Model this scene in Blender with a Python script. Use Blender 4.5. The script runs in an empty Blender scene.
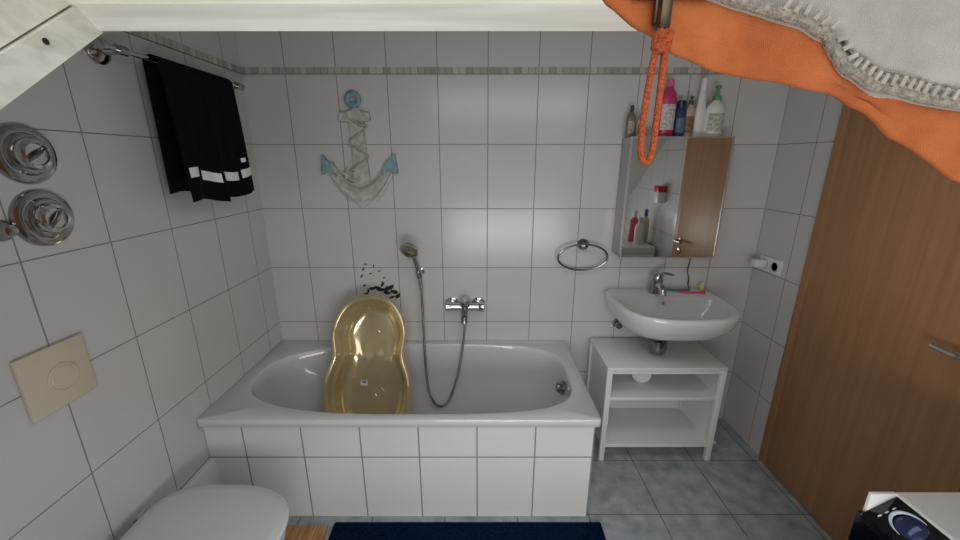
import bpy, bmesh, math, random
from mathutils import Vector, Matrix
random.seed(4)
S = bpy.context.scene
COL = S.collection
pi = math.pi

def lin(c):
    o = []
    for v in c:
        v = v/255.0
        o.append(v/12.92 if v <= 0.04045 else ((v+0.055)/1.055)**2.4)
    return (o[0], o[1], o[2], 1.0)

# ---------------------------------------------------------------- materials
def newmat(name):
    m = bpy.data.materials.new(name); m.use_nodes = True
    nt = m.node_tree
    return m, nt, nt.nodes['Principled BSDF']

def M(name, col, rough=0.5, metal=0.0, var=0.0, vscale=6, bump=0.0, bscale=60, coat=0.0, spec=0.5, sheen=0.0, col2=None, detail=4):
    m, nt, b = newmat(name)
    b.inputs['Roughness'].default_value = rough
    b.inputs['Metallic'].default_value = metal
    b.inputs['Coat Weight'].default_value = coat
    b.inputs['Specular IOR Level'].default_value = spec
    b.inputs['Sheen Weight'].default_value = sheen
    c1 = lin(col)
    b.inputs['Base Color'].default_value = c1
    tc = nt.nodes.new('ShaderNodeNewGeometry')
    n = nt.nodes.new('ShaderNodeTexNoise'); n.inputs['Scale'].default_value = vscale; n.inputs['Detail'].default_value = detail
    nt.links.new(tc.outputs['Position'], n.inputs['Vector'])
    r = nt.nodes.new('ShaderNodeValToRGB')
    r.color_ramp.elements[0].position = 0.35; r.color_ramp.elements[1].position = 0.65
    if col2 is None:
        c0 = tuple(v*(1-var) for v in c1[:3])+(1,)
    else:
        c0 = lin(col2)
    r.color_ramp.elements[0].color = c0; r.color_ramp.elements[1].color = c1
    nt.links.new(n.outputs['Fac'], r.inputs['Fac'])
    nt.links.new(r.outputs['Color'], b.inputs['Base Color'])
    if bump > 0:
        n2 = nt.nodes.new('ShaderNodeTexNoise'); n2.inputs['Scale'].default_value = bscale; n2.inputs['Detail'].default_value = 3
        nt.links.new(tc.outputs['Position'], n2.inputs['Vector'])
        bp = nt.nodes.new('ShaderNodeBump'); bp.inputs['Strength'].default_value = bump; bp.inputs['Distance'].default_value = 0.01
        nt.links.new(n2.outputs['Fac'], bp.inputs['Height'])
        nt.links.new(bp.outputs['Normal'], b.inputs['Normal'])
    return m

def weave(name, col, dark, freq, rough=0.9, strength=0.35, ang=0.35):
    """woven canvas: two crossed wave textures"""
    m, nt, b = newmat(name)
    b.inputs['Roughness'].default_value = rough
    b.inputs['Specular IOR Level'].default_value = 0.15
    g = nt.nodes.new('ShaderNodeNewGeometry')
    mp = nt.nodes.new('ShaderNodeMapping'); mp.inputs['Rotation'].default_value = (0, ang, 0)
    nt.links.new(g.outputs['Position'], mp.inputs['Vector'])
    ws = []
    for d in ('X', 'Z'):
        w = nt.nodes.new('ShaderNodeTexWave'); w.bands_direction = d; w.inputs['Scale'].default_value = freq
        w.inputs['Distortion'].default_value = 1.2; w.inputs['Detail'].default_value = 1; w.inputs['Detail Scale'].default_value = 3
        nt.links.new(mp.outputs[0], w.inputs['Vector']); ws.append(w)
    mu = nt.nodes.new('ShaderNodeMath'); mu.operation = 'MULTIPLY'
    nt.links.new(ws[0].outputs['Fac'], mu.inputs[0]); nt.links.new(ws[1].outputs['Fac'], mu.inputs[1])
    n = nt.nodes.new('ShaderNodeTexNoise'); n.inputs['Scale'].default_value = 35; n.inputs['Detail'].default_value = 6
    nt.links.new(g.outputs['Position'], n.inputs['Vector'])
    ad = nt.nodes.new('ShaderNodeMath'); ad.operation = 'MULTIPLY_ADD'
    nt.links.new(mu.outputs[0], ad.inputs[0]); ad.inputs[1].default_value = .45; nt.links.new(n.outputs['Fac'], ad.inputs[2])
    r = nt.nodes.new('ShaderNodeValToRGB'); r.color_ramp.elements[0].position = .3; r.color_ramp.elements[1].position = .85
    r.color_ramp.elements[0].color = lin(dark); r.color_ramp.elements[1].color = lin(col)
    nt.links.new(ad.outputs[0], r.inputs['Fac']); nt.links.new(r.outputs['Color'], b.inputs['Base Color'])
    bp = nt.nodes.new('ShaderNodeBump'); bp.inputs['Strength'].default_value = strength; bp.inputs['Distance'].default_value = .001
    nt.links.new(mu.outputs[0], bp.inputs['Height']); nt.links.new(bp.outputs['Normal'], b.inputs['Normal'])
    return m

def tile(name, ax, u0, v0, w, h, col, grout, rough=0.2, mort=0.0024, var=0.03, col2=None, vscale=3, colB=None, bump=0.25):
    m, nt, b = newmat(name)
    g = nt.nodes.new('ShaderNodeNewGeometry')
    sp = nt.nodes.new('ShaderNodeSeparateXYZ'); nt.links.new(g.outputs['Position'], sp.inputs[0])
    def sub(o, v):
        n = nt.nodes.new('ShaderNodeMath'); n.operation = 'SUBTRACT'
        nt.links.new(sp.outputs[o], n.inputs[0]); n.inputs[1].default_value = v
        return n
    a = sub(ax[0], u0); c = sub(ax[1], v0)
    cb = nt.nodes.new('ShaderNodeCombineXYZ')
    nt.links.new(a.outputs[0], cb.inputs[0]); nt.links.new(c.outputs[0], cb.inputs[1])
    br = nt.nodes.new('ShaderNodeTexBrick'); br.offset = 0; br.offset_frequency = 1; br.squash = 1
    br.inputs['Scale'].default_value = 1; br.inputs['Mortar Size'].default_value = mort
    br.inputs['Mortar Smooth'].default_value = 0.3
    br.inputs['Brick Width'].default_value = w; br.inputs['Row Height'].default_value = h
    nt.links.new(cb.outputs[0], br.inputs['Vector'])
    ns = nt.nodes.new('ShaderNodeTexNoise'); ns.inputs['Scale'].default_value = vscale; ns.inputs['Detail'].default_value = 6
    nt.links.new(g.outputs['Position'], ns.inputs['Vector'])
    r = nt.nodes.new('ShaderNodeValToRGB'); r.color_ramp.elements[0].position = 0.3; r.color_ramp.elements[1].position = 0.7
    c1 = lin(col)
    r.color_ramp.elements[0].color = lin(col2) if col2 else tuple(v*(1-var) for v in c1[:3])+(1,)
    r.color_ramp.elements[1].color = c1
    nt.links.new(ns.outputs['Fac'], r.inputs['Fac'])
    nt.links.new(r.outputs['Color'], br.inputs['Color1'])
    if colB: br.inputs['Color2'].default_value = lin(colB)
    else: nt.links.new(r.outputs['Color'], br.inputs['Color2'])
    br.inputs['Mortar'].default_value = lin(grout)
    nt.links.new(br.outputs['Color'], b.inputs['Base Color'])
    mr = nt.nodes.new('ShaderNodeMapRange'); mr.inputs[3].default_value = rough; mr.inputs[4].default_value = 0.85
    nt.links.new(br.outputs['Fac'], mr.inputs[0]); nt.links.new(mr.outputs[0], b.inputs['Roughness'])
    inv = nt.nodes.new('ShaderNodeMath'); inv.operation = 'SUBTRACT'; inv.inputs[0].default_value = 1
    nt.links.new(br.outputs['Fac'], inv.inputs[1])
    bp = nt.nodes.new('ShaderNodeBump'); bp.inputs['Strength'].default_value = bump; bp.inputs['Distance'].default_value = 0.002
    nt.links.new(inv.outputs[0], bp.inputs['Height']); nt.links.new(bp.outputs['Normal'], b.inputs['Normal'])
    return m

def wood(name, c1, c2, axis_scale, rough=0.4, scale=1.0, bump=0.0):
    m, nt, b = newmat(name)
    g = nt.nodes.new('ShaderNodeNewGeometry')
    mp = nt.nodes.new('ShaderNodeMapping'); mp.inputs['Scale'].default_value = axis_scale
    nt.links.new(g.outputs['Position'], mp.inputs['Vector'])
    n = nt.nodes.new('ShaderNodeTexNoise'); n.inputs['Scale'].default_value = scale; n.inputs['Detail'].default_value = 8
    n.inputs['Distortion'].default_value = 0.4
    nt.links.new(mp.outputs[0], n.inputs['Vector'])
    r = nt.nodes.new('ShaderNodeValToRGB'); r.color_ramp.elements[0].position = 0.35; r.color_ramp.elements[1].position = 0.65
    r.color_ramp.elements[0].color = lin(c1); r.color_ramp.elements[1].color = lin(c2)
    nt.links.new(n.outputs['Fac'], r.inputs['Fac']); nt.links.new(r.outputs['Color'], b.inputs['Base Color'])
    b.inputs['Roughness'].default_value = rough
    if bump:
        bp = nt.nodes.new('ShaderNodeBump'); bp.inputs['Strength'].default_value = bump; bp.inputs['Distance'].default_value = 0.002
        nt.links.new(n.outputs['Fac'], bp.inputs['Height']); nt.links.new(bp.outputs['Normal'], b.inputs['Normal'])
    return m

WT = (207, 205, 203); GR = (136, 134, 132)
m_wall_b = tile('tile_back', (0, 2), 0.04, 0, 0.25, 0.33, WT, GR)
m_wall_l = tile('tile_left', (1, 2), 1.20, 0, 0.25, 0.33, (204, 202, 200), GR)
m_wall_r = tile('tile_right', (1, 2), 1.85, 0, 0.25, 0.33, WT, GR)
m_apron = tile('tile_apron', (0, 2), 0.487, 0, 0.25, 0.33, (230, 229, 228), (138, 136, 134), mort=.0034)
m_floor = tile('tile_floor', (0, 1), 0.83, 1.395, 0.33, 0.33, (184, 190, 194), (108, 114, 120), rough=0.35, mort=0.003, col2=(134, 147, 158), vscale=14)
m_border = tile('tile_border', (0, 2), 0, 1.98, 0.034, 0.032, (158, 156, 148), (120, 118, 112), mort=0.0015, colB=(200, 195, 184), var=0.1)
m_border_l = tile('tile_border_side', (1, 2), 0, 1.98, 0.034, 0.032, (158, 156, 148), (120, 118, 112), mort=0.0015, colB=(200, 195, 184), var=0.1)
m_ceil = M('white_paint', (225, 224, 220), 0.7, var=0.03)
m_frame = wood('white_painted_wood', (216, 213, 200), (240, 238, 229), (3, 30, 60), 0.45, 1.0, bump=.35)
m_knot = M('dark_knot', (40, 34, 26), 0.8)
m_enamel = M('white_enamel', (211, 211, 210), 0.08, coat=0.5, var=0.01)
m_ceramic = M('white_ceramic', (220, 220, 219), 0.08, coat=0.5, var=0.01)
m_toilet = M('toilet_plastic', (210, 215, 213), 0.2, var=0.02)
m_chrome = M('chrome', (205, 205, 205), 0.1, metal=1)
m_chrome_b = M('brushed_chrome', (196, 196, 194), 0.16, metal=1)
m_chrome_d = M('dull_chrome', (140, 138, 134), 0.2, metal=1)
m_chrome_v = M('valve_chrome', (170, 170, 168), 0.12, metal=1)
m_black = M('black_plastic', (18, 18, 20), 0.25)
m_gold = M('champagne_plastic', (216, 199, 156), 0.14, metal=0.6, coat=0.9, var=0.10, vscale=7)
m_beige = M('beige_plastic', (208, 199, 178), 0.4, var=0.03)
m_blackcloth = M('black_cloth', (15, 15, 17), 0.9, var=0.3, vscale=25, bump=0.3, bscale=120, spec=0.12)
m_reflect = M('reflective_white', (240, 240, 242), 0.4)
m_white = M('white_laminate', (230, 230, 228), 0.35, var=0.02)
m_whitep = M('white_plastic', (232, 232, 230), 0.3)
m_door = wood('door_veneer', (164, 118, 78), (176, 130, 90), (22, 22, 1.0), 0.42, 1.8)
m_bluemat = M('navy_pile', (22, 44, 78), 1.0, var=0.6, vscale=140, bump=1.0, bscale=320, spec=0.0)
m_mirror = M('mirror_glass', (215, 218, 216), 0.02, metal=1)
m_alu = M('aluminium_side', (176, 178, 178), 0.35, metal=0.6)
m_bamboo = wood('bamboo_wood', (150, 105, 62), (196, 150, 100), (60, 6, 6), 0.5, 1.0)
m_orange = weave('orange_canvas', (202, 118, 70), (164, 86, 48), 260, strength=.6)
m_grey = weave('grey_canvas', (178, 174, 166), (154, 150, 143), 230, strength=.3)
m_cordgrey = M('grey_cord', (176, 169, 154), 0.85, var=0.45, vscale=220, bump=0.6, bscale=500)
m_cordorange = M('orange_cord', (240, 112, 58), 0.8, var=0.4, vscale=420, bump=0.9, bscale=700)
m_zip = M('bronze_zip', (90, 80, 66), 0.3, metal=0.9)
m_anchorw = M('distressed_white_wood', (206, 202, 194), 0.8, col2=(168, 163, 154), vscale=30)
m_anchorb = M('distressed_blue_wood', (142, 176, 184), 0.8, col2=(104, 142, 154), vscale=30)
m_rope = M('grey_rope', (186, 179, 166), 0.9, var=0.35, vscale=200)
m_net = M('pale_net', (190, 187, 180), 0.9, var=0.1)
m_stain = M('brown_decal', (66, 50, 38), 0.8, var=0.6, vscale=60)

# ---------------------------------------------------------------- geometry
def bx(x0, x1, y0, y1, z0, z1, b=0.0, seg=2, mi=0):
    bm = bmesh.new()
    bmesh.ops.create_cube(bm, size=1)
    for v in bm.verts:
        v.co = Vector(((x0+x1)/2+v.co.x*(x1-x0), (y0+y1)/2+v.co.y*(y1-y0), (z0+z1)/2+v.co.z*(z1-z0)))
    if b > 0:
        bmesh.ops.bevel(bm, geom=bm.edges[:], offset=b, segments=seg, affect='EDGES', profile=0.5)
    bm.verts.index_update()
    r = ([v.co.copy() for v in bm.verts], [[v.index for v in f.verts] for f in bm.faces], mi)
    bm.free(); return r

def fr(a):
    a = Vector(a).normalized()
    up = Vector((0, 0, 1)) if abs(a.z) < 0.9 else Vector((1, 0, 0))
    u = up.cross(a).normalized(); return u, a.cross(u), a

def loft(rings, cap0=True, cap1=True, mi=0, closed=False, ringclosed=True):
    V = []; F = []; n = len(rings[0])
    for r in rings: V += [Vector(p) for p in r]
    m = len(rings)
    for i in range(m if closed else m-1):
        a = i*n; b = ((i+1) % m)*n
        for j in range(n if ringclosed else n-1):
            k = (j+1) % n
            F.append([a+j, a+k, b+k, b+j])
    if not closed:
        if cap0: F.append(list(range(n))[::-1])
        if cap1: F.append([(m-1)*n+j for j in range(n)])
    return (V, F, mi)

def lathe(prof, o, a=(0, 0, 1), seg=36, mi=0, sx=1.0, sy=1.0):
    u, v, a = fr(a); o = Vector(o); R = []
    for r, h in prof:
        r = max(r, 1e-4)
        R.append([o+a*h+u*(r*sx*math.cos(2*pi*j/seg))+v*(r*sy*math.sin(2*pi*j/seg)) for j in range(seg)])
    return loft(R, mi=mi)

def smooth_pts(P, n=8, closed=False):
    P = [Vector(p) for p in P]; out = []; L = len(P)
    rng = L if closed else L-1
    for i in range(rng):
        if closed: p0, p1, p2, p3 = P[(i-1) % L], P[i], P[(i+1) % L], P[(i+2) % L]
        else: p0, p1, p2, p3 = P[max(i-1, 0)], P[i], P[i+1], P[min(i+2, L-1)]
        for k in range(n):
            t = k/n
            out.append(0.5*((2*p1)+(-p0+p2)*t+(2*p0-5*p1+4*p2-p3)*t*t+(-p0+3*p1-3*p2+p3)*t**3))
    if not closed: out.append(P[-1])
    return out

def sweep(P, r, seg=10, closed=False, sm=8, mi=0, flat=1.0):
    if sm: P = smooth_pts(P, sm, closed)
    P = [Vector(p) for p in P]; n = len(P); R = []
    prev = None
    for i in range(n):
        if closed: t = P[(i+1) % n]-P[(i-1) % n]
        else: t = P[min(i+1, n-1)]-P[max(i-1, 0)]
        t.normalize()
        if prev is None: u, v, _ = fr(t)
        else:
            u = prev-t*prev.dot(t); u.normalize(); v = t.cross(u)
        prev = u
        rr = r(i/(n-1)) if callable(r) else r
        R.append([P[i]+u*(rr*math.cos(2*pi*j/seg))+v*(rr*flat*math.sin(2*pi*j/seg)) for j in range(seg)])
    return loft(R, mi=mi, closed=closed)

def torus(c, R, r, a, seg=48, s2=12, mi=0, sx=1, sy=1):
    u, v, a = fr(a); c = Vector(c)
    return sweep([c+u*(R*sx*math.cos(2*pi*i/seg))+v*(R*sy*math.sin(2*pi*i/seg)) for i in range(seg)], r, s2, True, 0, mi)

def prism(out, o, u, v, th, mi=0):
    o = Vector(o); u = Vector(u); v = Vector(v); n = u.cross(v).normalized()
    a = [o+u*p[0]+v*p[1] for p in out]
    return loft([a, [p+n*th for p in a]], mi=mi)

WL = {}
def build(name, geos, mats, loc=(0, 0, 0), parent=None, smooth=True, ang=35, **props):
    if not isinstance(mats, (list, tuple)): mats = [mats]
    base = WL[parent.name] if parent else Vector(loc)
    me = bpy.data.meshes.new(name)
    V = []; F = []; MI = []
    for g in geos:
        o = len(V)
        V += [tuple(p-base) for p in g[0]]
        F += [[i+o for i in f] for f in g[1]]
        MI += [g[2] if len(g) > 2 else 0]*len(g[1])
    me.from_pydata(V, [], F)
    for m in mats: me.materials.append(m)
    for p, i in zip(me.polygons, MI): p.material_index = i
    bm = bmesh.new(); bm.from_mesh(me)
    bmesh.ops.recalc_face_normals(bm, faces=bm.faces[:])
    bm.to_mesh(me); bm.free()
    if smooth:
        for p in me.polygons: p.use_smooth = True
        me.set_sharp_from_angle(angle=math.radians(ang))
    ob = bpy.data.objects.new(name, me); COL.objects.link(ob)
    if parent: ob.parent = parent
    else: ob.location = base
    WL[ob.name] = base.copy()
    for k, v in props.items(): ob[k] = v
    return ob

def thing(name, loc, label, category, **props):
    e = bpy.data.objects.new(name, None); COL.objects.link(e)
    e.location = loc; e.empty_display_size = 0.05
    WL[e.name] = Vector(loc)
    e['label'] = label; e['category'] = category
    for k, v in props.items(): e[k] = v
    return e

XL, XR, YB, YF = -1.175, 1.54, 2.085, -0.9
SL = 0.77
def cz(y): return 1.729+SL*(y-0.56)

# ---------------------------------------------------------------- room
build('floor', [bx(XL-.1, XR+.1, YF-.1, YB+.1, -0.1, 0)], m_floor, smooth=False, kind='structure')
def sidewall(name, x0, x1, mat):
    out = [(YF, 0), (YB, 0), (YB, cz(YB)), (YF, cz(YF))]
    build(name, [loft([[(x0, y, z) for y, z in out], [(x1, y, z) for y, z in out]])], mat, smooth=False, kind='structure')
sidewall('wall_left', XL-.1, XL, m_wall_l)
sidewall('wall_right', XR, XR+.1, m_wall_r)
build('wall_back', [bx(XL-.1, XR+.1, YB, YB+.1, 0, cz(YB))], m_wall_b, smooth=False, kind='structure')
build('wall_front', [bx(XL-.1, XR+.1, YF-.1, YF, 0, cz(YF))], m_ceil, smooth=False, kind='structure')
OX0, OX1, OY0, OY1 = -0.49, 0.52, -0.40, 0.56
def slab(x0, x1, y0, y1):
    q = [(x0, y0), (x1, y0), (x1, y1), (x0, y1)]
    return loft([[(x, y, cz(y)) for x, y in q], [(x, y, cz(y)+.16) for x, y in q]])
e = .031
build('ceiling', [slab(XL-.1, XR+.1, OY1+e, YB+.1), slab(XL-.1, XR+.1, YF-.1, OY0-e), slab(XL-.1, OX0-e, OY0-e, OY1+e), slab(OX1+e, XR+.1, OY0-e, OY1+e)],
      m_ceil, smooth=False, kind='structure')
# skylight lining
o = Vector((0, -0.78, 0.62))
def lin_board(pts, nrm, th, mi=0):
    a = [Vector(p) for p in pts]; n = Vector(nrm)*th
    return loft([a, [p+n for p in a]], mi=mi)
geos = []
for d0, d1, inset in ((0.0, 0.034, 0.005), (0.0365, 0.20, 0.0)):
    geos.append(lin_board([Vector((OX0, OY1-inset, cz(OY1)))+o*d0, Vector((OX1, OY1-inset, cz(OY1)))+o*d0, Vector((OX1, OY1-inset, cz(OY1)))+o*d1, Vector((OX0, OY1-inset, cz(OY1)))+o*d1], (0, .62, .78), .03))
    geos.append(lin_board([Vector((OX0+inset, OY0, cz(OY0)))+o*d0, Vector((OX0+inset, OY1, cz(OY1)))+o*d0, Vector((OX0+inset, OY1, cz(OY1)))+o*d1, Vector((OX0+inset, OY0, cz(OY0)))+o*d1], (-1, 0, 0), .03))
    geos.append(lin_board([Vector((OX1-inset, OY0, cz(OY0)))+o*d0, Vector((OX1-inset, OY1, cz(OY1)))+o*d0, Vector((OX1-inset, OY1, cz(OY1)))+o*d1, Vector((OX1-inset, OY0, cz(OY0)))+o*d1], (1, 0, 0), .03))
geos.append(bx(OX0, OX1, OY0-.03, OY0, cz(OY0), cz(OY0)+.16))
geos.append(lathe([(0.0035, 0), (0.0035, .0015)], (OX0+.0045, .482, 1.698), (1, 0, 0), 12, mi=1))
build('window_1', geos, [m_frame, m_knot], smooth=False, kind='structure')
# border strips
build('trim_1', [bx(XL, XR, YB-.004, YB, 1.98, 2.01)], m_border, smooth=False, kind='structure')
build('trim_2', [bx(XL, XL+.004, 1.0, YB-.004, 1.98, 2.01)], m_border_l, smooth=False, kind='structure')
build('baseboard_left', [bx(XL, XL+.03, -.2, 1.383, 0, .33, .004)], m_white, kind='structure')

# ---------------------------------------------------------------- door on right wall
dr = build('door_1', [bx(XR-.022, XR, .98, 1.69, .006, 2.0, .002)], m_door, loc=(XR, 1.33, 0), kind='structure')
build('door_frame', [bx(XR-.016, XR, 1.694, 1.744, 0, 2.05, .004), bx(XR-.016, XR, .925, .976, 0, 2.05, .004), bx(XR-.016, XR, .925, 1.744, 2.004, 2.05, .004)], m_door, parent=dr)
build('handle', [lathe([(.026, 0), (.026, .006), (.02, .01)], (XR-.022, 1.04, .99), (-1, 0, 0)),
                 sweep([(XR-.03, 1.04, .99), (XR-.06, 1.04, .99), (XR-.072, 1.055, .99), (XR-.072, 1.09, .99), (XR-.07, 1.135, .992)], .009, 12),
                 lathe([(.026, 0), (.026, .006), (.02, .01)], (XR-.022, 1.04, .91), (-1, 0, 0))], m_chrome_b, parent=dr, label='chrome lever handle')

# ---------------------------------------------------------------- bathtub
tx0, tx1, ty0, ty1 = XL+.002, .502, 1.350, YB-.002
RZ = .543
tcx, tcy = (tx0+tx1)/2, (ty0+ty1)/2
corner = [math.atan2(sy*(ty1-ty0), sx*(tx1-tx0)) for sx in (-1, 1) for sy in (-1, 1)]
corner += [c+d for c in corner for d in (-.012, -.006, .006, .012)]
angs = sorted([2*pi*i/160-pi for i in range(160)]+corner)
def se(cx, cy, a, b, n, z, A=angs, nl=None):
    R = []
    for t in A:
        c, s = math.cos(t), math.sin(t)
        k = n
        if nl is not None:
            w = .5-.5*c; w = w*w*(3-2*w); k = n*(1-w)+nl*w
        r = (abs(c/a)**k+abs(s/b)**k)**(-1/k)
        R.append((cx+r*c, cy+r*s, z))
    return R
oa, ob_ = (tx1-tx0)/2, (ty1-ty0)/2
IF_ = 1.395
IL, IR = -1.105, .437
icx, icy = (IL+IR)/2, (IF_+2.030)/2
ia, ib = (IR-IL)/2, (2.030-IF_)/2
rings = [se(tcx, tcy, oa-.002, ob_-.002, 110, RZ-.036), se(tcx, tcy, oa, ob_, 110, RZ-.034), se(tcx, tcy, oa, ob_, 110, RZ-.0025), se(tcx, tcy, oa-.0025, ob_-.0025, 110, RZ),
         se(icx, icy, ia+.008, ib+.007, 4.0, RZ, nl=2.7), se(icx, icy, ia+.003, ib+.002, 3.9, RZ-.002, nl=2.65), se(icx, icy, ia, ib, 3.8, RZ-.008, nl=2.6)]
for k in range(1, 17):
    t = k/16.0
    z = RZ-.010-(.40)*t
    sh = t**2.4
    left = IL+.10*t+.30*sh; right = IR-.05*t-.12*sh
    f = IF_+.03*t+.08*sh; bk = 2.030-.03*t-.08*sh
    rings.append(se((left+right)/2, (f+bk)/2, (right-left)/2, (bk-f)/2, 3.8-1.0*t, z, nl=2.6-.2*t))
l = rings[-1]; cx = sum(p[0] for p in l)/len(l); cy = sum(p[1] for p in l)/len(l); z0 = l[0][2]
for s, dz in ((.93, .014), (.8, .02), (.4, .023), (.05, .024)):
    rings.append([(cx+(p[0]-cx)*s, cy+(p[1]-cy)*s, z0-dz) for p in l])
tub = thing('bathtub', (tcx, tcy, 0), 'white enamel built-in bathtub with white tiled apron along the wall', 'bathtub')
build('basin', [loft(rings, cap0=False)], m_enamel, parent=tub, ang=50)
build('tiled_apron', [bx(XL+.002, .490, 1.383, 1.40, 0, RZ-.034), bx(.47, .490, 1.40, YB-.002, 0, RZ-.034)], m_apron, parent=tub, smooth=False, label='white tiled front panel')
build('overflow', [lathe([(.036, 0), (.036, .006), (.028, .012), (.022, .03), (.0, .032)], (.418, 1.71, .462), (-1, 0, .18), 28)], m_chrome_d, parent=tub, label='chrome overflow knob')
build('drain', [lathe([(.035, 0), (.035, .004), (.02, .006), (0, .006)], (.15, 1.72, z0-.022), (0, 0, 1), 28)], m_chrome, parent=tub, label='chrome drain')

# ---------------------------------------------------------------- baby bath
bb = thing('baby_bath', (-.59, 1.66, .13), 'champagne gold plastic baby bath leaning upright inside the bathtub', 'baby bath')
P0 = Vector((-.588, 1.625, .155)); dL = Vector((0, .315, .735)).normalized(); nF = Vector((0, -dL.z, dL.y)); LX = Vector((1, 0, 0)); LEN = .79
def bb_out(s, N=140):
    pts = []
    for i in range(N):
        t = 2*pi*i/N
        c, sn = math.cos(t), math.sin(t)
        n = 2.6
        y = math.copysign(abs(sn)**(2/n), sn); x = math.copysign(abs(c)**(2/n), c)
        u = (y+1)/2
        hw = .246-.034*u
        hw -= .036*math.exp(-((u-.60)/.12)**2)
        ins = s
        pts.append((x*(hw-ins), LEN/2+y*(LEN/2-ins)))
    return pts
def bbp(x, l, d): return P0+LX*x+dL*l+nF*d
prof = [(.016, -.026), (.002, -.022), (0.0, -.006), (.003, .001), (.010, .005), (.020, .005), (.026, .0), (.029, -.012), (.032, -.038), (.036, -.048), (.044, -.051), (.048, -.060), (.055, -.090), (.066, -.114), (.080, -.127), (.100, -.133)]
R = [[bbp(x, l, d) for x, l in bb_out(s)] for s, d in prof]
last = bb_out(.100)
for f in (.9, .8, .7, .6, .5, .4, .3, .2, .1, .03):
    ring = []
    for x, l in last:
        xx = x*f; ll = LEN/2+(l-LEN/2)*f
        d = -.133-.016*(1-f*f)
        ring.append(bbp(xx, ll, d+.016*math.exp(-((ll-.46)/.06)**2)*math.exp(-(xx/.06)**2)))
    R.append(ring)
body = build('shell', [loft(R, cap0=False)], m_gold, parent=bb, ang=60)
sm = body.modifiers.new('s', 'SOLIDIFY'); sm.thickness = .003; sm.offset = -1
def bbdisk(x, l, d, r):
    return torus(bbp(x, l, d), r, .005, nF, 32, 8)
build('moulded_ring', [bbdisk(.04, .61, -.145, .028)], m_gold, parent=bb)
build('moulded_ring', [bbdisk(.03, .26, -.146, .024)], m_gold, parent=bb)
build('moulded_ring', [bbdisk(-.02, .68, -.140, .014)], m_gold, parent=bb)
build('sticker', [prism([(-.02, -.014), (.02, -.014), (.02, .014), (-.02, .014)], bbp(-.055, .31, -.144), LX, dL, .002),
                  prism([(-.012, -.003), (.012, -.003), (.012, .003), (-.012, .003)], bbp(-.055, .315, -.142), LX, dL, .001, 1)], [m_whitep, m_black], parent=bb, smooth=False, label='small white printed sticker')

# ---------------------------------------------------------------- tub mixer + shower
mx = thing('bath_mixer', (-.085, YB, .765), 'chrome wall-mounted bath mixer tap with single lever', 'faucet')
zc = .775
build('body', [sweep([(-.17, YB-.055, zc), (0, YB-.055, zc)], .022, 20, sm=0),
               lathe([(.038, 0), (.038, .006), (.028, .014), (.016, .018), (.016, .055)], (-.16, YB, zc), (0, -1, 0)),
               lathe([(.038, 0), (.038, .006), (.028, .014), (.016, .018), (.016, .055)], (-.01, YB, zc), (0, -1, 0)),
               lathe([(.026, 0), (.030, .02), (.026, .05), (0, .056)], (-.085, YB-.05, zc), (0, -.5, 1)),
               lathe([(.024, -.008), (.027, 0), (.027, .02), (.018, .026)], (-.0, YB-.055, zc), (1, 0, 0)),
               lathe([(.024, -.008), (.027, 0), (.027, .02), (.018, .026)], (-.17, YB-.055, zc), (-1, 0, 0)),
               lathe([(.010, 0), (.011, .04), (.013, .045), (.013, .055)], (-.085, YB-.06, zc-.01), (0, 0, -1))], m_chrome, parent=mx)
build('spout', [sweep([(-.085, YB-.06, zc), (-.085, YB-.12, zc-.01), (-.085, YB-.16, zc-.025), (-.085, YB-.17, zc-.05)], .017, 16)], m_chrome_d, parent=mx)
build('lever', [sweep([(-.085, YB-.07, zc+.04), (-.085, YB-.11, zc+.06), (-.085, YB-.16, zc+.065)], lambda t: .013-.004*t, 12, flat=.6)], m_chrome, parent=mx)
sh = thing('hand_shower', (-.35, YB, .98), 'chrome hand shower on a wall bracket with flexible metal hose', 'shower')
build('bracket', [lathe([(.022, 0), (.022, .006), (.012, .012), (.012, .05)], (-.335, YB, .97), (0, -1, 0)), lathe([(.017, -.02), (.019, .02)], (-.335, YB-.06, .97), (0, -.25, 1), 20)], m_chrome, parent=sh)
build('handle', [sweep([(-.327, YB-.052, .885), (-.335, YB-.06, .97), (-.35, YB-.085, 1.06), (-.362, YB-.11, 1.11)], lambda t: .011+.004*t, 14)], m_chrome_b, parent=sh)
build('shower_head', [lathe([(.012, -.03), (.03, -.018), (.050, 0), (.050, .012), (.042, .016), (0, .016)], (-.37, YB-.115, 1.12), (-.2, -.75, -.45), 32)], m_chrome, parent=sh)
hp = [(-.327, YB-.052, .885), (-.323, YB-.07, .78), (-.318, YB-.09, .60), (-.31, YB-.12, .42), (-.295, YB-.15, .30), (-.265, YB-.16, .225), (-.225, YB-.16, .20), (-.18, YB-.15, .235), (-.14, YB-.13, .34), (-.11, YB-.10, .47), (-.09, YB-.07, .62), (-.085, YB-.06, .715)]
hs = smooth_pts(hp, 30)
build('hose', [sweep(hs, lambda t: .0065+.0012*math.sin(t*330*2.1), 10, sm=0)], m_chrome_d, parent=sh)

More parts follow.
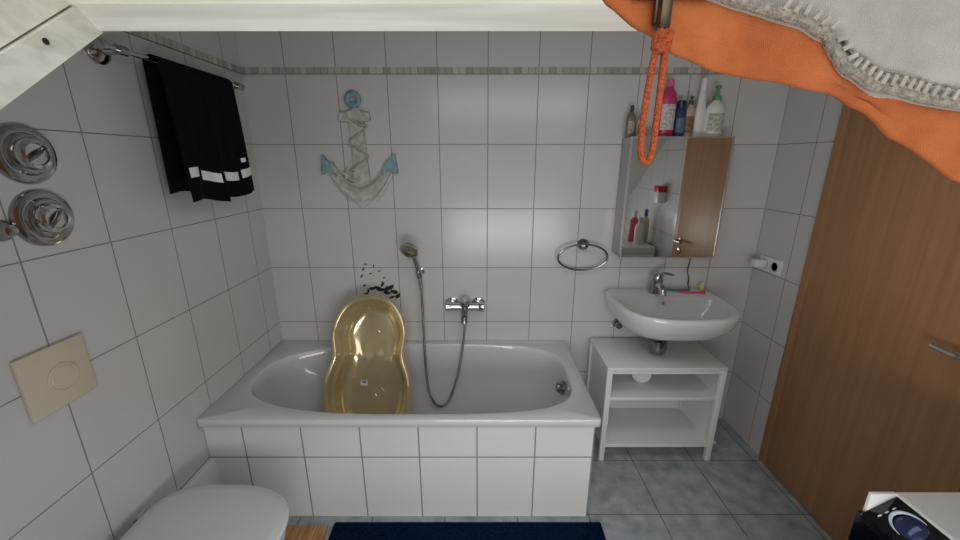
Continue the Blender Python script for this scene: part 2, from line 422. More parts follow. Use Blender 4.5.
# ---------------------------------------------------------------- anchor
an = thing('anchor_wall_decoration', (-.625, YB, 1.6), 'distressed white and blue wooden anchor decoration with rope hanging on tiles', 'wall decoration')
U = (1, 0, 0); Vv = (0, 0, 1)
yo = YB-.001
def pr(out, th=.018, mi=0, yy=yo): return prism(out, (0, yy, 0), U, Vv, th, mi)
build('shaft', [pr([(-.632, 1.83), (-.662, 1.805), (-.656, 1.62), (-.662, 1.42), (-.618, 1.378), (-.574, 1.42), (-.586, 1.62), (-.592, 1.805), (-.620, 1.83)])], m_anchorw, parent=an, smooth=False)
build('crossbar', [pr([(-.708, 1.764), (-.703, 1.800), (-.635, 1.810), (-.557, 1.800), (-.552, 1.764), (-.635, 1.754)], .026)], m_anchorw, parent=an, smooth=False)
top = []; bot = []
for i in range(25):
    d = -.165+.33*i/24
    z = 1.372+6.0*d*d
    top.append((-.625+d*.86, z+.085*(1-abs(d)/.26))); bot.append((-.625+d, z-.010))
build('arms', [pr(top+bot[::-1], .022)], m_anchorw, parent=an, smooth=False)
build('fluke', [pr([(-.812, 1.600), (-.826, 1.50), (-.795, 1.515), (-.745, 1.490), (-.772, 1.545)], .026)], m_anchorb, parent=an, smooth=False)
build('fluke', [pr([(-.440, 1.605), (-.498, 1.548), (-.508, 1.495), (-.462, 1.518), (-.428, 1.505)], .026)], m_anchorb, parent=an, smooth=False)
build('ring', [torus((-.634, YB-.014, 1.862), .028, .014, (0, 1, 0)), lathe([(.016, 0), (.016, .02)], (-.634, YB-.002, 1.835), (0, -1, 0))], m_anchorb, parent=an)
rp = [(-.668, YB-.022, 1.775), (-.60, YB-.03, 1.745), (-.576, YB-.015, 1.735), (-.63, YB-.026, 1.69), (-.666, YB-.018, 1.66), (-.62, YB-.026, 1.62), (-.578, YB-.018, 1.59), (-.63, YB-.028, 1.55), (-.69, YB-.02, 1.50), (-.70, YB-.024, 1.46), (-.62, YB-.030, 1.43), (-.54, YB-.026, 1.47), (-.50, YB-.028, 1.52)]
build('rope', [sweep(rp, .005, 8)], m_rope, parent=an)
geo = []
for a, b_ in (((-.80, 1.51), (-.70, 1.36)), ((-.76, 1.46), (-.64, 1.33)), ((-.45, 1.51), (-.55, 1.36)), ((-.49, 1.46), (-.62, 1.33)), ((-.74, 1.40), (-.52, 1.39))):
    geo.append(sweep([(a[0], YB-.004, a[1]), ((a[0]+b_[0])/2, YB-.004, (a[1]+b_[1])/2-.012), (b_[0], YB-.004, b_[1])], .0015, 6))
build('net', geo, m_net, parent=an)
st = []
for i in range(10):
    r = .036 if i % 2 == 0 else .015
    st.append((-.685+r*math.sin(2*pi*i/10), 1.50+r*math.cos(2*pi*i/10)))
build('starfish', [pr(st, .01, 0, YB-.024)], m_anchorw, parent=an, smooth=False)

# ---------------------------------------------------------------- brown decal pieces on tiles
def blob(x, z, r, a):
    n = 16; pts = []
    for i in range(n):
        t = 2*pi*i/n
        rr = r*random.uniform(.6, 1.3)
        px, pz = rr*1.4*math.cos(t), rr*.65*math.sin(t)
        pts.append((x+px*math.cos(a)-pz*math.sin(a), z+px*math.sin(a)+pz*math.cos(a)))
    return prism(pts, (0, YB, 0), U, Vv, .0018)
BL = [(-.61, .868, .017, .3), (-.572, .862, .021, -.4), (-.525, .866, .022, .5), (-.492, .846, .020, -.2), (-.475, .82, .016, 1.0), (-.555, .893, .013, 1.2), (-.64, .85, .012, 1.4),
      (-.535, .840, .016, .1), (-.66, .885, .008, .5), (-.50, .880, .009, 1.3), (-.655, .835, .009, 0), (-.505, .815, .012, .4),
      (-.62, .955, .006, .4), (-.66, .98, .008, 1), (-.57, .97, .006, .2), (-.60, 1.0, .006, 1.3), (-.67, .94, .008, .9), (-.545, .93, .006, .2), (-.645, 1.01, .006, 0)]
for x, z, r, a in BL:
    build('wall_sticker', [blob(x, z, r, a)], m_stain, loc=(x, YB, z), smooth=False, label='dark brown peeling floral sticker flake on tiled wall', category='wall sticker', group='dark floral sticker flakes on the tiles')

# ---------------------------------------------------------------- towel ring
tr = thing('towel_ring', (.57, YB, 1.13), 'chrome oval towel ring mounted on tiled wall', 'towel holder')
build('mount', [lathe([(.032, 0), (.032, .006), (.026, .016), (.018, .024), (.018, .045), (0, .05)], (.57, YB, 1.125), (0, -1, 0))], m_chrome_d, parent=tr)
build('ring', [torus((.562, YB-.045, 1.06), .135, .0055, (0, 1, .15), 60, 10, sx=1, sy=.56)], m_chrome_d, parent=tr)

# ---------------------------------------------------------------- mirror cabinet
mc = thing('mirror_cabinet', (.98, YB, 1.08), 'mirror-fronted bathroom cabinet with aluminium sides on tiled wall', 'cabinet')
build('body', [bx(.732, 1.222, 1.966, YB, 1.082, 1.68, .002)], m_alu, parent=mc)
build('mirror_door', [bx(.73, 1.225, 1.95, 1.964, 1.08, 1.682, .0015)], m_mirror, parent=mc, smooth=False, label='mirrored door')
build('edge_strip', [bx(.73, .736, 1.946, 1.9495, 1.08, 1.682), bx(1.219, 1.225, 1.946, 1.9495, 1.08, 1.682), bx(.736, 1.219, 1.946, 1.9495, 1.08, 1.086), bx(.736, 1.219, 1.946, 1.9495, 1.676, 1.682)], m_alu, parent=mc, smooth=False)

def bottle(name, label, cat, x, y, z, h, r, cb, cc, lab=None, style='plain', sy=.7, group=None, neck=.8):
    e = thing(name, (x, y, z), label, cat)
    if group: e['group'] = group
    mb = M(name+'_body', cb, .3, var=.03); mcap = M(name+'_cap', cc, .3)
    hb = h*neck
    if style == 'cone':
        pr_ = [(r*.9, 0), (r, .01), (r*.95, hb*.5), (r*.55, hb), ]
    elif style == 'can':
        pr_ = [(r*.96, 0), (r, .004), (r, hb-.012), (r*.75, hb)]
    else:
        pr_ = [(r*.9, 0), (r, .006), (r, hb*.75), (r*.85, hb*.88), (r*.42, hb*.97), (r*.38, hb)]
    build('body', [lathe(pr_, (x, y, z), (0, 0, 1), 28, sx=(1 if style == 'can' else sy), sy=1)], mb, parent=e)
    if style == 'pump':
        build('cap', [lathe([(r*.42, hb), (r*.42, hb+.02), (r*.16, hb+.022), (r*.16, h-.01), (r*.3, h-.008), (r*.3, h)], (x, y, z), (0, 0, 1), 20),
                      sweep([(x, y, z+h-.004), (x-.015, y-.02, z+h-.004), (x-.02, y-.035, z+h-.010)], .005, 10)], mcap, parent=e)
    else:
        cr = r*.45 if style == 'plain' else (r*.8 if style == 'can' else r*.5)
        build('cap', [lathe([(cr, hb), (cr, h-.004), (cr*.85, h)], (x, y, z), (0, 0, 1), 24)], mcap, parent=e)
    if lab:
        ml = M(name+'_label', lab, .5, var=.5, vscale=90)
        n = 14; ra = r*1.015; RR = []
        for zz in (z+hb*.15, z+hb*.65):
            RR.append([(x+ra*math.cos(a), y+ra*(1 if style == 'can' else sy)*math.sin(a), zz) for a in [-pi/2-1.0+2.0*i/n for i in range(n+1)]])
        build('label_sticker', [loft(RR, False, False, ringclosed=False)], ml, parent=e)
    return e
G = 'toiletries on the mirror cabinet'
ct = 1.681
bottle('shampoo_bottle', 'small grey shampoo bottle with dark cap on the mirror cabinet', 'bottle', .750, 2.035, ct, .15, .021, (110, 104, 94), (60, 60, 60), (180, 170, 150), group=G)
bottle('lotion_bottle', 'small beige lotion bottle with white cap on the mirror cabinet', 'bottle', .80, 2.03, ct, .12, .023, (196, 180, 150), (230, 230, 230), (150, 110, 70), group=G)
bottle('shampoo_bottle', 'tall magenta pink shampoo bottle on the mirror cabinet', 'bottle', .920, 2.03, ct, .265, .040, (190, 58, 108), (215, 110, 148), (220, 210, 212), group=G, neck=.88)
bottle('deodorant_can', 'dark blue deodorant bottle on the mirror cabinet', 'bottle', .985, 2.025, ct, .17, .026, (46, 62, 96), (34, 44, 60), (90, 120, 150), style='can', group=G)
bottle('cream_bottle', 'cream coloured bottle with pump on the mirror cabinet', 'bottle', 1.034, 2.03, ct, .19, .025, (188, 168, 140), (90, 70, 60), (150, 110, 84), group=G, style='pump')
bottle('spray_bottle', 'tall white tapered bottle on the mirror cabinet', 'bottle', 1.084, 2.03, ct, .27, .028, (222, 222, 220), (232, 232, 230), None, group=G, style='cone')
bottle('liquid_soap_bottle', 'white soap bottle with green pump and floral label on cabinet', 'bottle', 1.150, 2.02, ct, .235, .046, (226, 228, 224), (84, 150, 102), (206, 214, 200), group=G, style='pump', neck=.72)

# ---------------------------------------------------------------- washbasin
wb = thing('washbasin', (.985, YB, .69), 'white ceramic wall-hung washbasin below the mirror cabinet', 'sink')
A2 = [2*pi*i/96 for i in range(96)]
def dsh(cx, cy, a, bf, bb_, z, nf=2.9, nb=6):
    R = []
    for t in A2:
        c, s = math.cos(t), math.sin(t)
        n, b = (nb, bb_) if s > 0 else (nf, bf)
        r = (abs(c/a)**n+abs(s/b)**n)**(-1/n)
        R.append((cx+r*c, cy+r*s, z))
    return R
cx, cy = .990, 1.90
rg = [dsh(cx, 1.95, .07, .06, .12, .690, nb=3), dsh(cx, 1.95, .14, .13, .135, .693), dsh(cx, 1.94, .205, .21, .145, .709), dsh(cx, 1.92, .252, .252, .165, .746), dsh(cx, 1.905, .280, .276, .18, .792), dsh(cx, cy, .292, .288, .184, .836), dsh(cx, cy, .294, .290, .184, .860),
      dsh(cx, cy, .290, .286, .183, .868), dsh(cx, cy, .280, .275, .179, .869), dsh(cx, cy-.01, .258, .240, .065, .863, nb=3), dsh(cx, cy-.01, .250, .231, .058, .853, nb=3), dsh(cx, cy-.01, .240, .215, .05, .822, nb=2.8), dsh(cx, cy-.02, .213, .180, .045, .772, nb=2.5), dsh(cx, cy-.03, .165, .125, .04, .738, nb=2.2), dsh(cx, cy-.04, .08, .06, .03, .724, nb=2), dsh(cx, cy-.04, .02, .015, .015, .722, nb=2)]
build('bowl', [loft(rg)], m_ceramic, parent=wb, ang=60)
build('drain', [lathe([(.026, 0), (.026, .005), (.01, .006), (0, .006)], (cx, 1.86, .722), (0, 0, 1), 24)], m_chrome, parent=wb)
build('overflow_hole', [lathe([(.011, 0), (.011, .004), (.007, .004), (0, .002)], (cx, 1.944, .83), (0, -1, .3), 20)], m_chrome, parent=wb)
fx, fy, fz = .968, 2.015, .869
bf = thing('basin_faucet', (fx, fy, fz), 'chrome single-lever mixer tap on the washbasin', 'faucet')
build('body', [lathe([(.034, 0), (.032, .012), (.028, .06), (.030, .08), (.026, .10), (0, .106)], (fx, fy, fz), (0, -.1, 1))], m_chrome_v, parent=bf)
build('spout', [sweep([(fx, fy-.01, fz+.035), (fx-.01, fy-.07, fz+.06), (fx-.02, fy-.125, fz+.055), (fx-.022, fy-.14, fz+.030)], .017, 14)], m_chrome, parent=bf)
build('lever', [sweep([(fx, fy-.01, fz+.095), (fx+.02, fy-.04, fz+.12), (fx+.045, fy-.09, fz+.125)], lambda t: .014-.005*t, 12, flat=.6)], m_chrome, parent=bf)
sp = thing('siphon_trap', (.95, 1.86, .575), 'chrome bottle trap under the washbasin', 'pipe')
py = 1.86; tx = .948
build('trap', [lathe([(.024, .112), (.026, .095), (.020, .090), (.020, .086), (.042, .080), (.046, .035), (.038, .010), (.0, .0)], (tx, py, .575), (0, 0, 1))], m_chrome_d, parent=sp)
build('outlet_pipe', [sweep([(tx, py+.03, .635), (tx, 2.0, .635), (tx, YB, .635)], .018, 12), lathe([(.034, 0), (.034, .006), (.018, .01)], (tx, YB, .635), (0, -1, 0))], m_chrome_d, parent=sp)
av = thing('angle_valve', (.80, YB, .655), 'small chrome angle valve on tiled wall under washbasin', 'valve')
build('valve', [lathe([(.024, 0), (.024, .01), (.013, .012), (.013, .03), (.018, .032), (.018, .052), (0, .054)], (.80, YB, .655), (0, -1, 0), 20)], m_chrome_d, parent=av)
bottle('toothpaste_tube', 'small yellow toothpaste tube standing on the basin rim', 'toothpaste', 1.235, 2.03, .869, .05, .014, (210, 200, 110), (230, 230, 230), None, group='items on the washbasin')
build('toothbrush', [sweep([(1.09, 2.01, .875), (1.15, 1.995, .875), (1.21, 1.985, .876)], .005, 8), bx(1.205, 1.23, 1.978, 1.99, .873, .888, .002)], M('pink_plastic', (226, 70, 120), .3), loc=(1.16, 1.99, .869), label='pink toothbrush lying on the washbasin', category='toothbrush')
build('hair_comb', [sweep([(1.03, 2.045, .875), (1.10, 2.03, .875), (1.17, 2.035, .875)], .006, 8)], M('teal_plastic', (60, 130, 120), .3), loc=(1.1, 2.02, .869), label='dark green comb lying on the washbasin', category='comb')
build('power_cable', [sweep([(1.17, YB-.006, 1.082), (1.175, YB-.006, 1.03), (1.165, YB-.012, .98), (1.175, YB-.02, .93), (1.17, YB-.03, .90), (1.175, YB-.05, .874)], .0035, 8)], m_black, loc=(1.17, YB, .9), label='thin black cable hanging below the mirror cabinet', category='cable')

# ---------------------------------------------------------------- shelf unit under basin
su = thing('shelf_unit', (.95, 1.9, 0), 'white open under-sink shelf unit with short legs', 'shelf')
x0, x1, y0, y1 = .645, 1.250, 1.724, 2.06
build('top', [bx(x0, x1, y0-.002, y1, .550, .567, .003)], m_white, parent=su)
for xx in (x0, x1-.028):
    build('leg', [bx(xx, xx+.028, y0, y0+.028, 0, .55, .002)], m_white, parent=su)
    build('leg', [bx(xx, xx+.028, y1-.03, y1-.002, 0, .55, .002)], m_white, parent=su)
for xx in (x0+.008, x1-.020):
    build('side_panel', [bx(xx, xx+.012, y0+.028, y1-.03, .085, .55)], m_white, parent=su, smooth=False)
build('back_panel', [bx(x0+.028, x1-.028, y1-.014, y1-.004, .085, .55)], m_white, parent=su, smooth=False)
build('shelf', [bx(x0+.02, x1-.02, y0+.004, y1-.014, .375, .392, .002)], m_white, parent=su)
build('shelf', [bx(x0+.02, x1-.02, y0+.004, y1-.014, .085, .104, .002)], m_white, parent=su)
build('divider', [bx(x0+.028, x1-.028, y0+.002, y0+.016, .530, .55)], m_white, parent=su)
build('toilet_roll', [lathe([(.02, 0), (.048, 0), (.05, .004), (.05, .086), (.048, .09), (.02, .09)], (.91, 1.95, .443), (-.3, -1, 0), 30)], M('paper', (226, 224, 220), .9, bump=.2), loc=(.90, 1.9, .392), label='white toilet paper roll on the shelf unit', category='toilet paper')
build('floor_wedge', [bx(1.31, 1.36, 1.85, 1.89, 0, .016, .004)], m_whitep, loc=(1.35, 1.83, 0), label='small white plastic piece on floor beside shelf unit', category='door stop')

# ---------------------------------------------------------------- socket
so = thing('wall_socket', (XR, 1.955, 1.04), 'white double wall socket on tiled wall', 'socket')
build('plate', [bx(XR-.014, XR, 1.88, 2.03, 1.0, 1.08, .004)], m_whitep, parent=so)
for yy in (1.918, 1.992):
    build('socket_insert', [lathe([(.026, .0), (.026, .003), (.022, .003), (.021, .0005), (0, .0005)], (XR-.0135, yy, 1.04), (-1, 0, 0), 24)], M('socket_grey', (190, 190, 188), .4), parent=so)
build('power_plug', [bx(XR-.075, XR-.0145, 1.97, 2.015, 1.02, 1.062, .008)], m_whitep, loc=(XR-.03, 1.99, 1.04), label='white charger plugged into the wall socket', category='plug')

# ---------------------------------------------------------------- left wall: towel rail and trousers
rx, rz = XL+.075, 1.895
ra = thing('towel_rail', (XL, 1.58, rz), 'chrome towel rail mounted high on tiled wall', 'towel rail')
build('bar', [sweep([(rx, 1.265, rz), (rx, 1.925, rz)], .0085, 14, sm=0), lathe([(.013, 0), (.015, .006), (.015, .018), (0, .022)], (rx, 1.265, rz), (0, -1, 0)), lathe([(.013, 0), (.015, .006), (.015, .018), (0, .022)], (rx, 1.925, rz), (0, 1, 0))], m_chrome_b, parent=ra)
for yy in (1.315, 1.90):
    build('mount', [lathe([(.040, 0), (.040, .008), (.030, .018), (.014, .024), (.012, .075)], (XL, yy, rz), (1, 0, 0)), lathe([(.015, -.016), (.015, .016)], (rx, yy, rz), (0, 1, 0))], m_chrome_v, parent=ra)
tro = thing('trousers', (rx, 1.61, 1.42), 'black sports trousers with white reflective stripes folded over towel rail', 'trousers')
def cloth(y0, y1, zb, seed, lo=0.0):
    path = []
    r = .014
    for i in range(9): path.append((rx-r-.012, zb+.03+(rz-zb-.03)*i/8, 1-i/8, -1))
    for i in range(1, 8):
        a = pi-pi*i/8; path.append((rx+(r+.006)*math.cos(a), rz+r*math.sin(a), 0, 0))
    for i in range(17): path.append((rx+r+.010, rz-(rz-zb)*i/16, i/16, 1))
    R = []
    for px_, pz, dn, side in path:
        row = []
        for j in range(37):
            u = j/36
            dd = dn if side else 0
            w = .011*dd*math.sin(u*6+seed+dn*1.2)+.003*dd*math.sin(u*17+seed*2+dn*4)
            if side < 0: w *= .4
            yy = y0+(y1-y0)*u
            yy += (u-.5)*.010*dn+.012*dn
            row.append((px_+w+lo+.012*dn*side, yy, pz+(.012*math.sin(u*4+seed*1.5)-.006)*dn))
        R.append(row)
    return R
for k, (a, b_, zb) in enumerate(((1.425, 1.622, 1.422), (1.616, 1.822, 1.435))):
    R = cloth(a, b_, zb, k*1.7+.3)
    c = build('leg', [loft(R, False, False, ringclosed=False)], m_blackcloth, parent=tro, ang=80)
    s = c.modifiers.new('s', 'SOLIDIFY'); s.thickness = .005; s.offset = 0
    rows = R[16:]
    def strip(i0, i1, j0, j1):
        def row(i):
            k0 = int(i); f = i-k0
            return [Vector(p).lerp(Vector(q), f)+Vector((.0045, 0, 0)) for p, q in zip(rows[k0][j0:j1+1], rows[min(k0+1, 16)][j0:j1+1])]
        return loft([row(i0), row((i0+i1)/2), row(i1)], False, False, ringclosed=False)
    if k == 0:
        build('reflective_stripe', [strip(11.9, 13.1, 2, 12)], m_reflect, parent=tro, ang=80, label='white reflective stripe')
        build('reflective_stripe', [strip(12.3, 13.5, 16, 33)], m_reflect, parent=tro, ang=80, label='white reflective stripe')
    else:
        build('reflective_stripe', [strip(12.5, 13.7, 3, 20)], m_reflect, parent=tro, ang=80, label='white reflective stripe')
        build('reflective_stripe', [strip(12.3, 13.5, 23, 36)], m_reflect, parent=tro, ang=80, label='white reflective stripe')
        build('logo', [strip(10.7, 11.3, 25, 30)], m_reflect, parent=tro, ang=80, label='small pale logo mark')

# valves
def valve(y, z, tilt):
    e = thing('shower_valve', (XL, y, z), 'round chrome concealed shower valve on tiled wall', 'shower valve', group='concealed chrome valves on the wall')
    build('rosette', [lathe([(.076, 0), (.076, .004), (.072, .010), (.060, .014), (.054, .014), (.050, .020), (.044, .022)], (XL, y, z), (1, 0, 0), 48)], m_chrome_v, parent=e)
    build('knob', [lathe([(.040, .016), (.040, .032), (.036, .038), (.028, .040), (.026, .036), (.012, .034), (0, .034)], (XL, y, z), (1, 0, 0), 36)], m_chrome, parent=e)
    dy, dz_ = math.cos(tilt)*.028, math.sin(tilt)*.028
    build('grip', [sweep([(XL+.036, y-dy, z-dz_), (XL+.040, y, z), (XL+.036, y+dy, z+dz_)], .006, 12, flat=.8)], m_chrome_d, parent=e)
valve(1.03, 1.586, 0.6); valve(1.030, 1.422, 0.9)
e_ = thing('shower_outlet', (XL, .935, 1.405), 'small chrome shower hose outlet on tiled wall', 'pipe')
build('outlet', [lathe([(.026, 0), (.026, .005), (.020, .012), (.016, .02), (.014, .03), (0, .034)], (XL, .930, 1.405), (1, 0, 0), 28)], m_chrome_v, parent=e_)

# flush plate
fp = thing('flush_plate', (XL, .95, .99), 'beige plastic toilet flush plate with round button on tiled wall', 'flush plate')
build('plate', [bx(XL, XL+.014, .855, 1.028, .908, 1.087, .005)], m_beige, parent=fp)
build('button', [lathe([(.040, .012), (.040, .0165), (.037, .018), (.036, .0155), (.032, .0155), (.030, .018), (0, .0185)], (XL, .948, .992), (1, 0, 0), 36)], m_beige, parent=fp)

# ---------------------------------------------------------------- toilet
to = thing('toilet', (-.88, .94, .0), 'white wall-hung toilet with closed lid below flush plate', 'toilet')
def tsh(cx, a, ab, b, z, n=2.3, nb=4):
    R = []
    for t in A2:
        c, s = math.cos(t), math.sin(t)
        nn, aa = (n, a) if c > 0 else (nb, ab)
        r = (abs(c/aa)**nn+abs(s/b)**nn)**(-1/nn)
        R.append((cx+r*c, .94+r*s, z))
    return R
tc_ = -.89
build('bowl', [loft([tsh(-.98, .12, .16, .10, .07), tsh(-.96, .20, .18, .125, .12), tsh(-.92, .235, .22, .155, .25), tsh(tc_, .245, .25, .178, .36), tsh(tc_, .25, .253, .182, .398), tsh(tc_, .245, .253, .178, .402)])], m_ceramic, parent=to, ang=60)
build('seat', [loft([tsh(tc_, .25, .20, .182, .403), tsh(tc_, .257, .21, .188, .408), tsh(tc_, .257, .21, .188, .416), tsh(tc_, .25, .20, .182, .419)])], m_toilet, parent=to, ang=60)
build('lid', [loft([tsh(tc_, .25, .22, .182, .420), tsh(tc_, .262, .235, .192, .424), tsh(tc_, .263, .236, .193, .432), tsh(tc_, .256, .23, .187, .439), tsh(tc_, .22, .20, .155, .4425), tsh(tc_, .12, .10, .08, .444), tsh(tc_, .01, .01, .01, .4445)])], m_toilet, parent=to, ang=60)
for yy in (.87, 1.01):
    build('hinge', [sweep([(-1.132, yy-.02, .425), (-1.132, yy+.02, .425)], .010, 12, sm=0)], m_chrome, parent=to)

# ---------------------------------------------------------------- mats
mat_obj = build('bath_mat', [bx(-.650, .54, .85, 1.345, 0, .018, .008, 3)], m_bluemat, loc=(0, 1.1, 0), label='dark navy blue fluffy bath mat on tiled floor beside bathtub', category='bath mat')
wm = thing('wooden_step', (-.79, 1.2, 0), 'light brown wooden slatted board on floor by the toilet', 'wooden board')
for i in range(5):
    xx = -.885+i*.044
    build('slat', [bx(xx, xx+.0425, 1.02, 1.315, .02, .032, .002)], m_bamboo, parent=wm)
for yy in (1.06, 1.26):
    build('crosspiece', [bx(-.88, -.67, yy, yy+.03, 0, .02)], m_bamboo, parent=wm, smooth=False)

# ---------------------------------------------------------------- washing machine
wx0, wx1, wy0, wy1 = .858, 1.50, .085, .692
wa = thing('washing_machine', ((wx0+wx1)/2, (wy0+wy1)/2, 0), 'white washing machine with glossy black control panel and dial', 'washing machine')
build('body', [bx(wx0+.012, wx1, wy0+.004, wy1-.004, .01, .80, .006)], m_whitep, parent=wa)
build('top', [bx(.926, wx1, wy0, wy1, .80, .858, .006, 3), bx(wx0+.012, .928, wy1-.009, wy1, .80, .858, .003)], m_whitep, parent=wa)
m_gl = M('black_glass', (10, 10, 13), 0.08, coat=.5)
pro = [(wx0+.004, .60), (wx0-.002, .61), (wx0-.002, .795), (wx0+.006, .808), (.926, .853), (.928, .60)]
build('control_panel', [loft([[(x, wy0+.002, z) for x, z in pro], [(x, wy1-.010, z) for x, z in pro]]), bx(wx0, wx0+.05, wy1-.011, wy1-.001, .60, .806, .002)], m_gl, parent=wa, smooth=False, label='glossy black control panel')
ndir = Vector((-.045, 0, .062)).normalized(); tdir = Vector((.062, 0, .045)).normalized()
dc = Vector((.897, .620, .8335))
build('dial', [lathe([(.024, -.004), (.024, .003), (.021, .005), (0, .0055)], dc, ndir, 36)], M('blue_dial', (52, 62, 100), .12, metal=.4), parent=wa, label='dark bluish rotary dial')
arc = [dc+ndir*.004+(tdir*math.cos(a)+Vector((0, 1, 0))*math.sin(a)*1.3)*.026 for a in [-.2+3.4*i/24 for i in range(25)]]
build('dial_ring', [sweep(arc, lambda t: .0006+.0030*math.sin(pi*t), 8, sm=0)], M('pale_blue_print', (196, 204, 226), .3), parent=wa, label='pale blue curved printed mark')
for i in range(3):
    c0 = Vector((.880+i*.013, .664, .818+i*.0094))
    build('marking', [prism([(-.004, -.0012), (.004, -.0012), (.004, .0012), (-.004, .0012)], c0+ndir*.0012, tdir, (0, 1, 0), .0012)], m_whitep, parent=wa, smooth=False, label='white printed marking')
build('porthole', [torus((wx0+.008, .386, .40), .17, .025, (1, 0, 0)), lathe([(.15, 0), (.12, .02), (.0, .03)], (wx0+.01, .386, .40), (-1, 0, 0), 36, mi=1)], [m_chrome_b, m_black], parent=wa)
G2 = 'bottles on the washing machine'
bottle('detergent_bottle', 'white cleaning bottle standing on the washing machine', 'bottle', 1.40, .56, .858, .24, .04, (225, 225, 225), (190, 190, 200), (90, 130, 170), group=G2)
bottle('detergent_bottle', 'pink cleaning bottle standing on the washing machine', 'bottle', 1.40, .43, .858, .28, .042, (200, 90, 96), (225, 225, 225), (235, 235, 235), group=G2)
bottle('detergent_bottle', 'pale yellow cleaning bottle standing on the washing machine', 'bottle', 1.47, .50, .858, .30, .035, (205, 198, 150), (60, 90, 170), (235, 235, 235), group=G2)
ds = thing('wall_dispenser', (XR, .63, 1.29), 'small red and white dispenser mounted on the tiled wall', 'dispenser')
build('body', [bx(XR-.07, XR, .60, .68, 1.23, 1.32, .01)], m_whitep, parent=ds)
build('lid', [bx(XR-.075, XR, .595, .685, 1.32, 1.37, .01)], M('red_plastic', (190, 40, 44), .3), parent=ds)

# ---------------------------------------------------------------- hanging bag
bag = thing('fabric_bag', (.3, .33, 1.60), 'orange and grey canvas bag with orange zip cord hanging by window', 'bag')
Bx = [.080, .085, .1105, .1403, .170, .2068, .2441, .2759, .3112, .3663, .4261, .485]
Bz = [.108, .1015, .0847, .070, .0605, .054, .0465, .0353, .0147, -.0165, -.0527, -.085]
Sx = [.08, .1421, .1776, .2144, .234, .2420, .2508, .2808, .35, .396, .485]
Sz = [.137, .1065, .0986, .0875, .0783, .0665, .0565, .046, .034, .027, .017]
def itp(x, X, Z):
    if x <= X[0]: return Z[0]
    for i in range(len(X)-1):
        if x <= X[i+1]:
            t = (x-X[i])/(X[i+1]-X[i]); t = t*t*(3-2*t)*.5+t*.5; return Z[i]+(Z[i+1]-Z[i])*t
    return Z[-1]
ORr = []; GRr = []; seam = []
NS = 90
for i in range(NS+1):
    x = .082+(.485-.082)*i/NS
    zb = 1.57+itp(x, Bx, Bz); zs = max(1.57+itp(x, Sx, Sz), zb+.004)
    wv = .003*math.sin(x*45)+.001*math.sin(x*140+1)
    yb = .300+wv
    ORr.append([(x, yb+.05, 1.74), (x, yb+.022, zb+.05), (x, yb+.012, zb+.010), (x, yb+.004, zb+.001), (x, yb, zb), (x, yb-.001, zb+.002), (x, yb-.002, zb+.006), (x, yb-.001+.003*math.sin(x*70), (zb+zs)/2), (x, yb-.002, zs)])
    yt = yb-.002
    GRr.append([(x, yt+.001, zs-.002), (x, yt-.002, zs+.003), (x, yt-.003+.002*math.sin(x*35), zs+.02), (x, yt-.002+.002*math.sin(x*50), zs+.05), (x, yt+.01, 1.72), (x, yt+.04, 1.76), (x, yt+.055, 1.74)])
    seam.append((x, yb-.005, zs+.004))
build('orange_panel', [loft(ORr, False, False, ringclosed=False)], m_orange, parent=bag, ang=80, label='orange canvas panel')
build('grey_panel', [loft(GRr, False, False, ringclosed=False), ], m_grey, parent=bag, ang=80, label='grey canvas panel')
ss = [s for s in seam if s[0] > .15]
build('piping', [sweep(ss, .0038, 10, sm=2)], m_cordgrey, parent=bag, label='grey corded piping')
build('piping', [sweep([(s[0]+.002, s[1], s[2]+.0095) for s in seam if s[0] > .24], .0016, 8, sm=2)], m_cordgrey, parent=bag, label='grey corded piping')
pts = smooth_pts(ss, 4); st_ = []; acc = 0
for i in range(1, len(pts)-1):
    acc += (pts[i]-pts[i-1]).length
    if acc > .0062:
        acc = 0
        t = (pts[i+1]-pts[i-1]).normalized(); nn = Vector((-t.z, 0, t.x))
        if pts[i].x > .20:
            st_.append(sweep([pts[i]+nn*.0008+Vector((0, -.0036, 0)), pts[i]+nn*.0075+t*.0015+Vector((0, -.0032, 0))], .0017, 6, sm=0))
build('stitching', st_, m_rope, parent=bag, label='coarse grey stitches', kind='stuff')
zx, zz = .1180, 1.662
build('zipper_slider', [bx(zx-.004, zx+.006, .287, .293, zz-.006, zz+.022, .002), bx(zx-.0025, zx+.0045, .280, .288, zz-.010, zz+.010, .001), bx(.10, .16, .294, .297, zz+.012, zz+.03, .001)], m_zip, parent=bag, label='bronze zip slider')
yc = .283
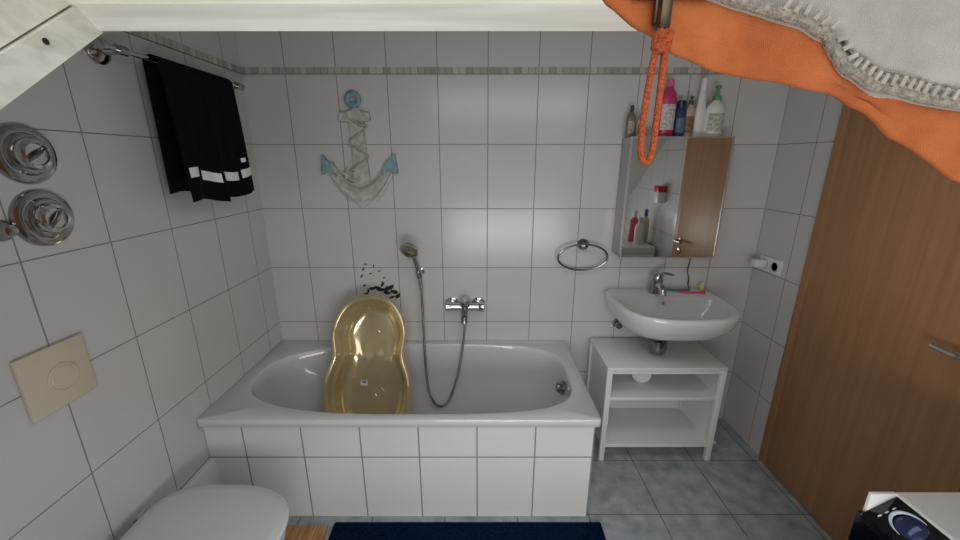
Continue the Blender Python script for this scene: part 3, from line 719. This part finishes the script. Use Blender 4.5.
lp = [(zx+.001, yc, zz-.004), (zx-.002, yc, zz-.020), (zx-.0045, yc, zz-.045), (zx-.0055, yc, zz-.070), (zx-.0045, yc, zz-.087), (zx-.0008, yc, zz-.0935), (zx+.0030, yc, zz-.087), (zx+.0036, yc, zz-.065), (zx+.0038, yc, zz-.040), (zx+.0035, yc, zz-.018)]
build('pull_cord', [sweep(lp, .0027, 12, closed=True, sm=22, flat=.8), lathe([(.004, 0), (.0064, .003), (.0064, .009), (.004, .013)], (zx+.001, yc, zz-.024), (0, 0, 1), 16),
                    sweep([(zx-.004, yc-.003, zz-.021), (zx+.002, yc-.007, zz-.017), (zx+.006, yc-.002, zz-.012)], .0020, 8)], m_cordorange, parent=bag, label='orange cord loop')

# ---------------------------------------------------------------- lights
w = bpy.data.worlds.new('World'); S.world = w; w.use_nodes = True
bg = w.node_tree.nodes['Background']; bg.inputs['Color'].default_value = (.92, .96, 1, 1); bg.inputs['Strength'].default_value = .42
def area(name, loc, aim, sx, sy, pw, col):
    l = bpy.data.lights.new(name, 'AREA'); l.shape = 'RECTANGLE'; l.size = sx; l.size_y = sy; l.energy = pw; l.color = col
    o_ = bpy.data.objects.new(name, l); COL.objects.link(o_); o_.location = loc
    o_.rotation_euler = (Vector(aim)-Vector(loc)).to_track_quat('-Z', 'Y').to_euler()
    return o_
area('sky_light', (0, -.95, 2.45), (0, .25, 1.3), 1.9, 1.7, 19, (1, .985, .96))
area('added_rear_fill', (.30, -.28, .78), (.35, 2.0, 1.0), 1.3, .45, 11.2, (1, .99, .975))  # fill added low behind the camera to even out the walls, no real lamp
area('added_slope_fill', (.25, .98, 1.98), (.25, 1.40, 1.0), 1.2, .4, 3.3, (1, .99, .975))  # soft fill added under the roof slope to brighten the interior, not a fitting

# ---------------------------------------------------------------- camera
cd = bpy.data.cameras.new('Camera'); cd.sensor_width = 36; cd.lens = 14.4; cd.clip_start = .02
co = bpy.data.objects.new('Camera', cd); COL.objects.link(co)
co.location = (0, 0, 1.57); co.rotation_euler = (math.radians(74.1), 0, 0)
S.camera = co
S.view_settings.view_transform = 'Standard'
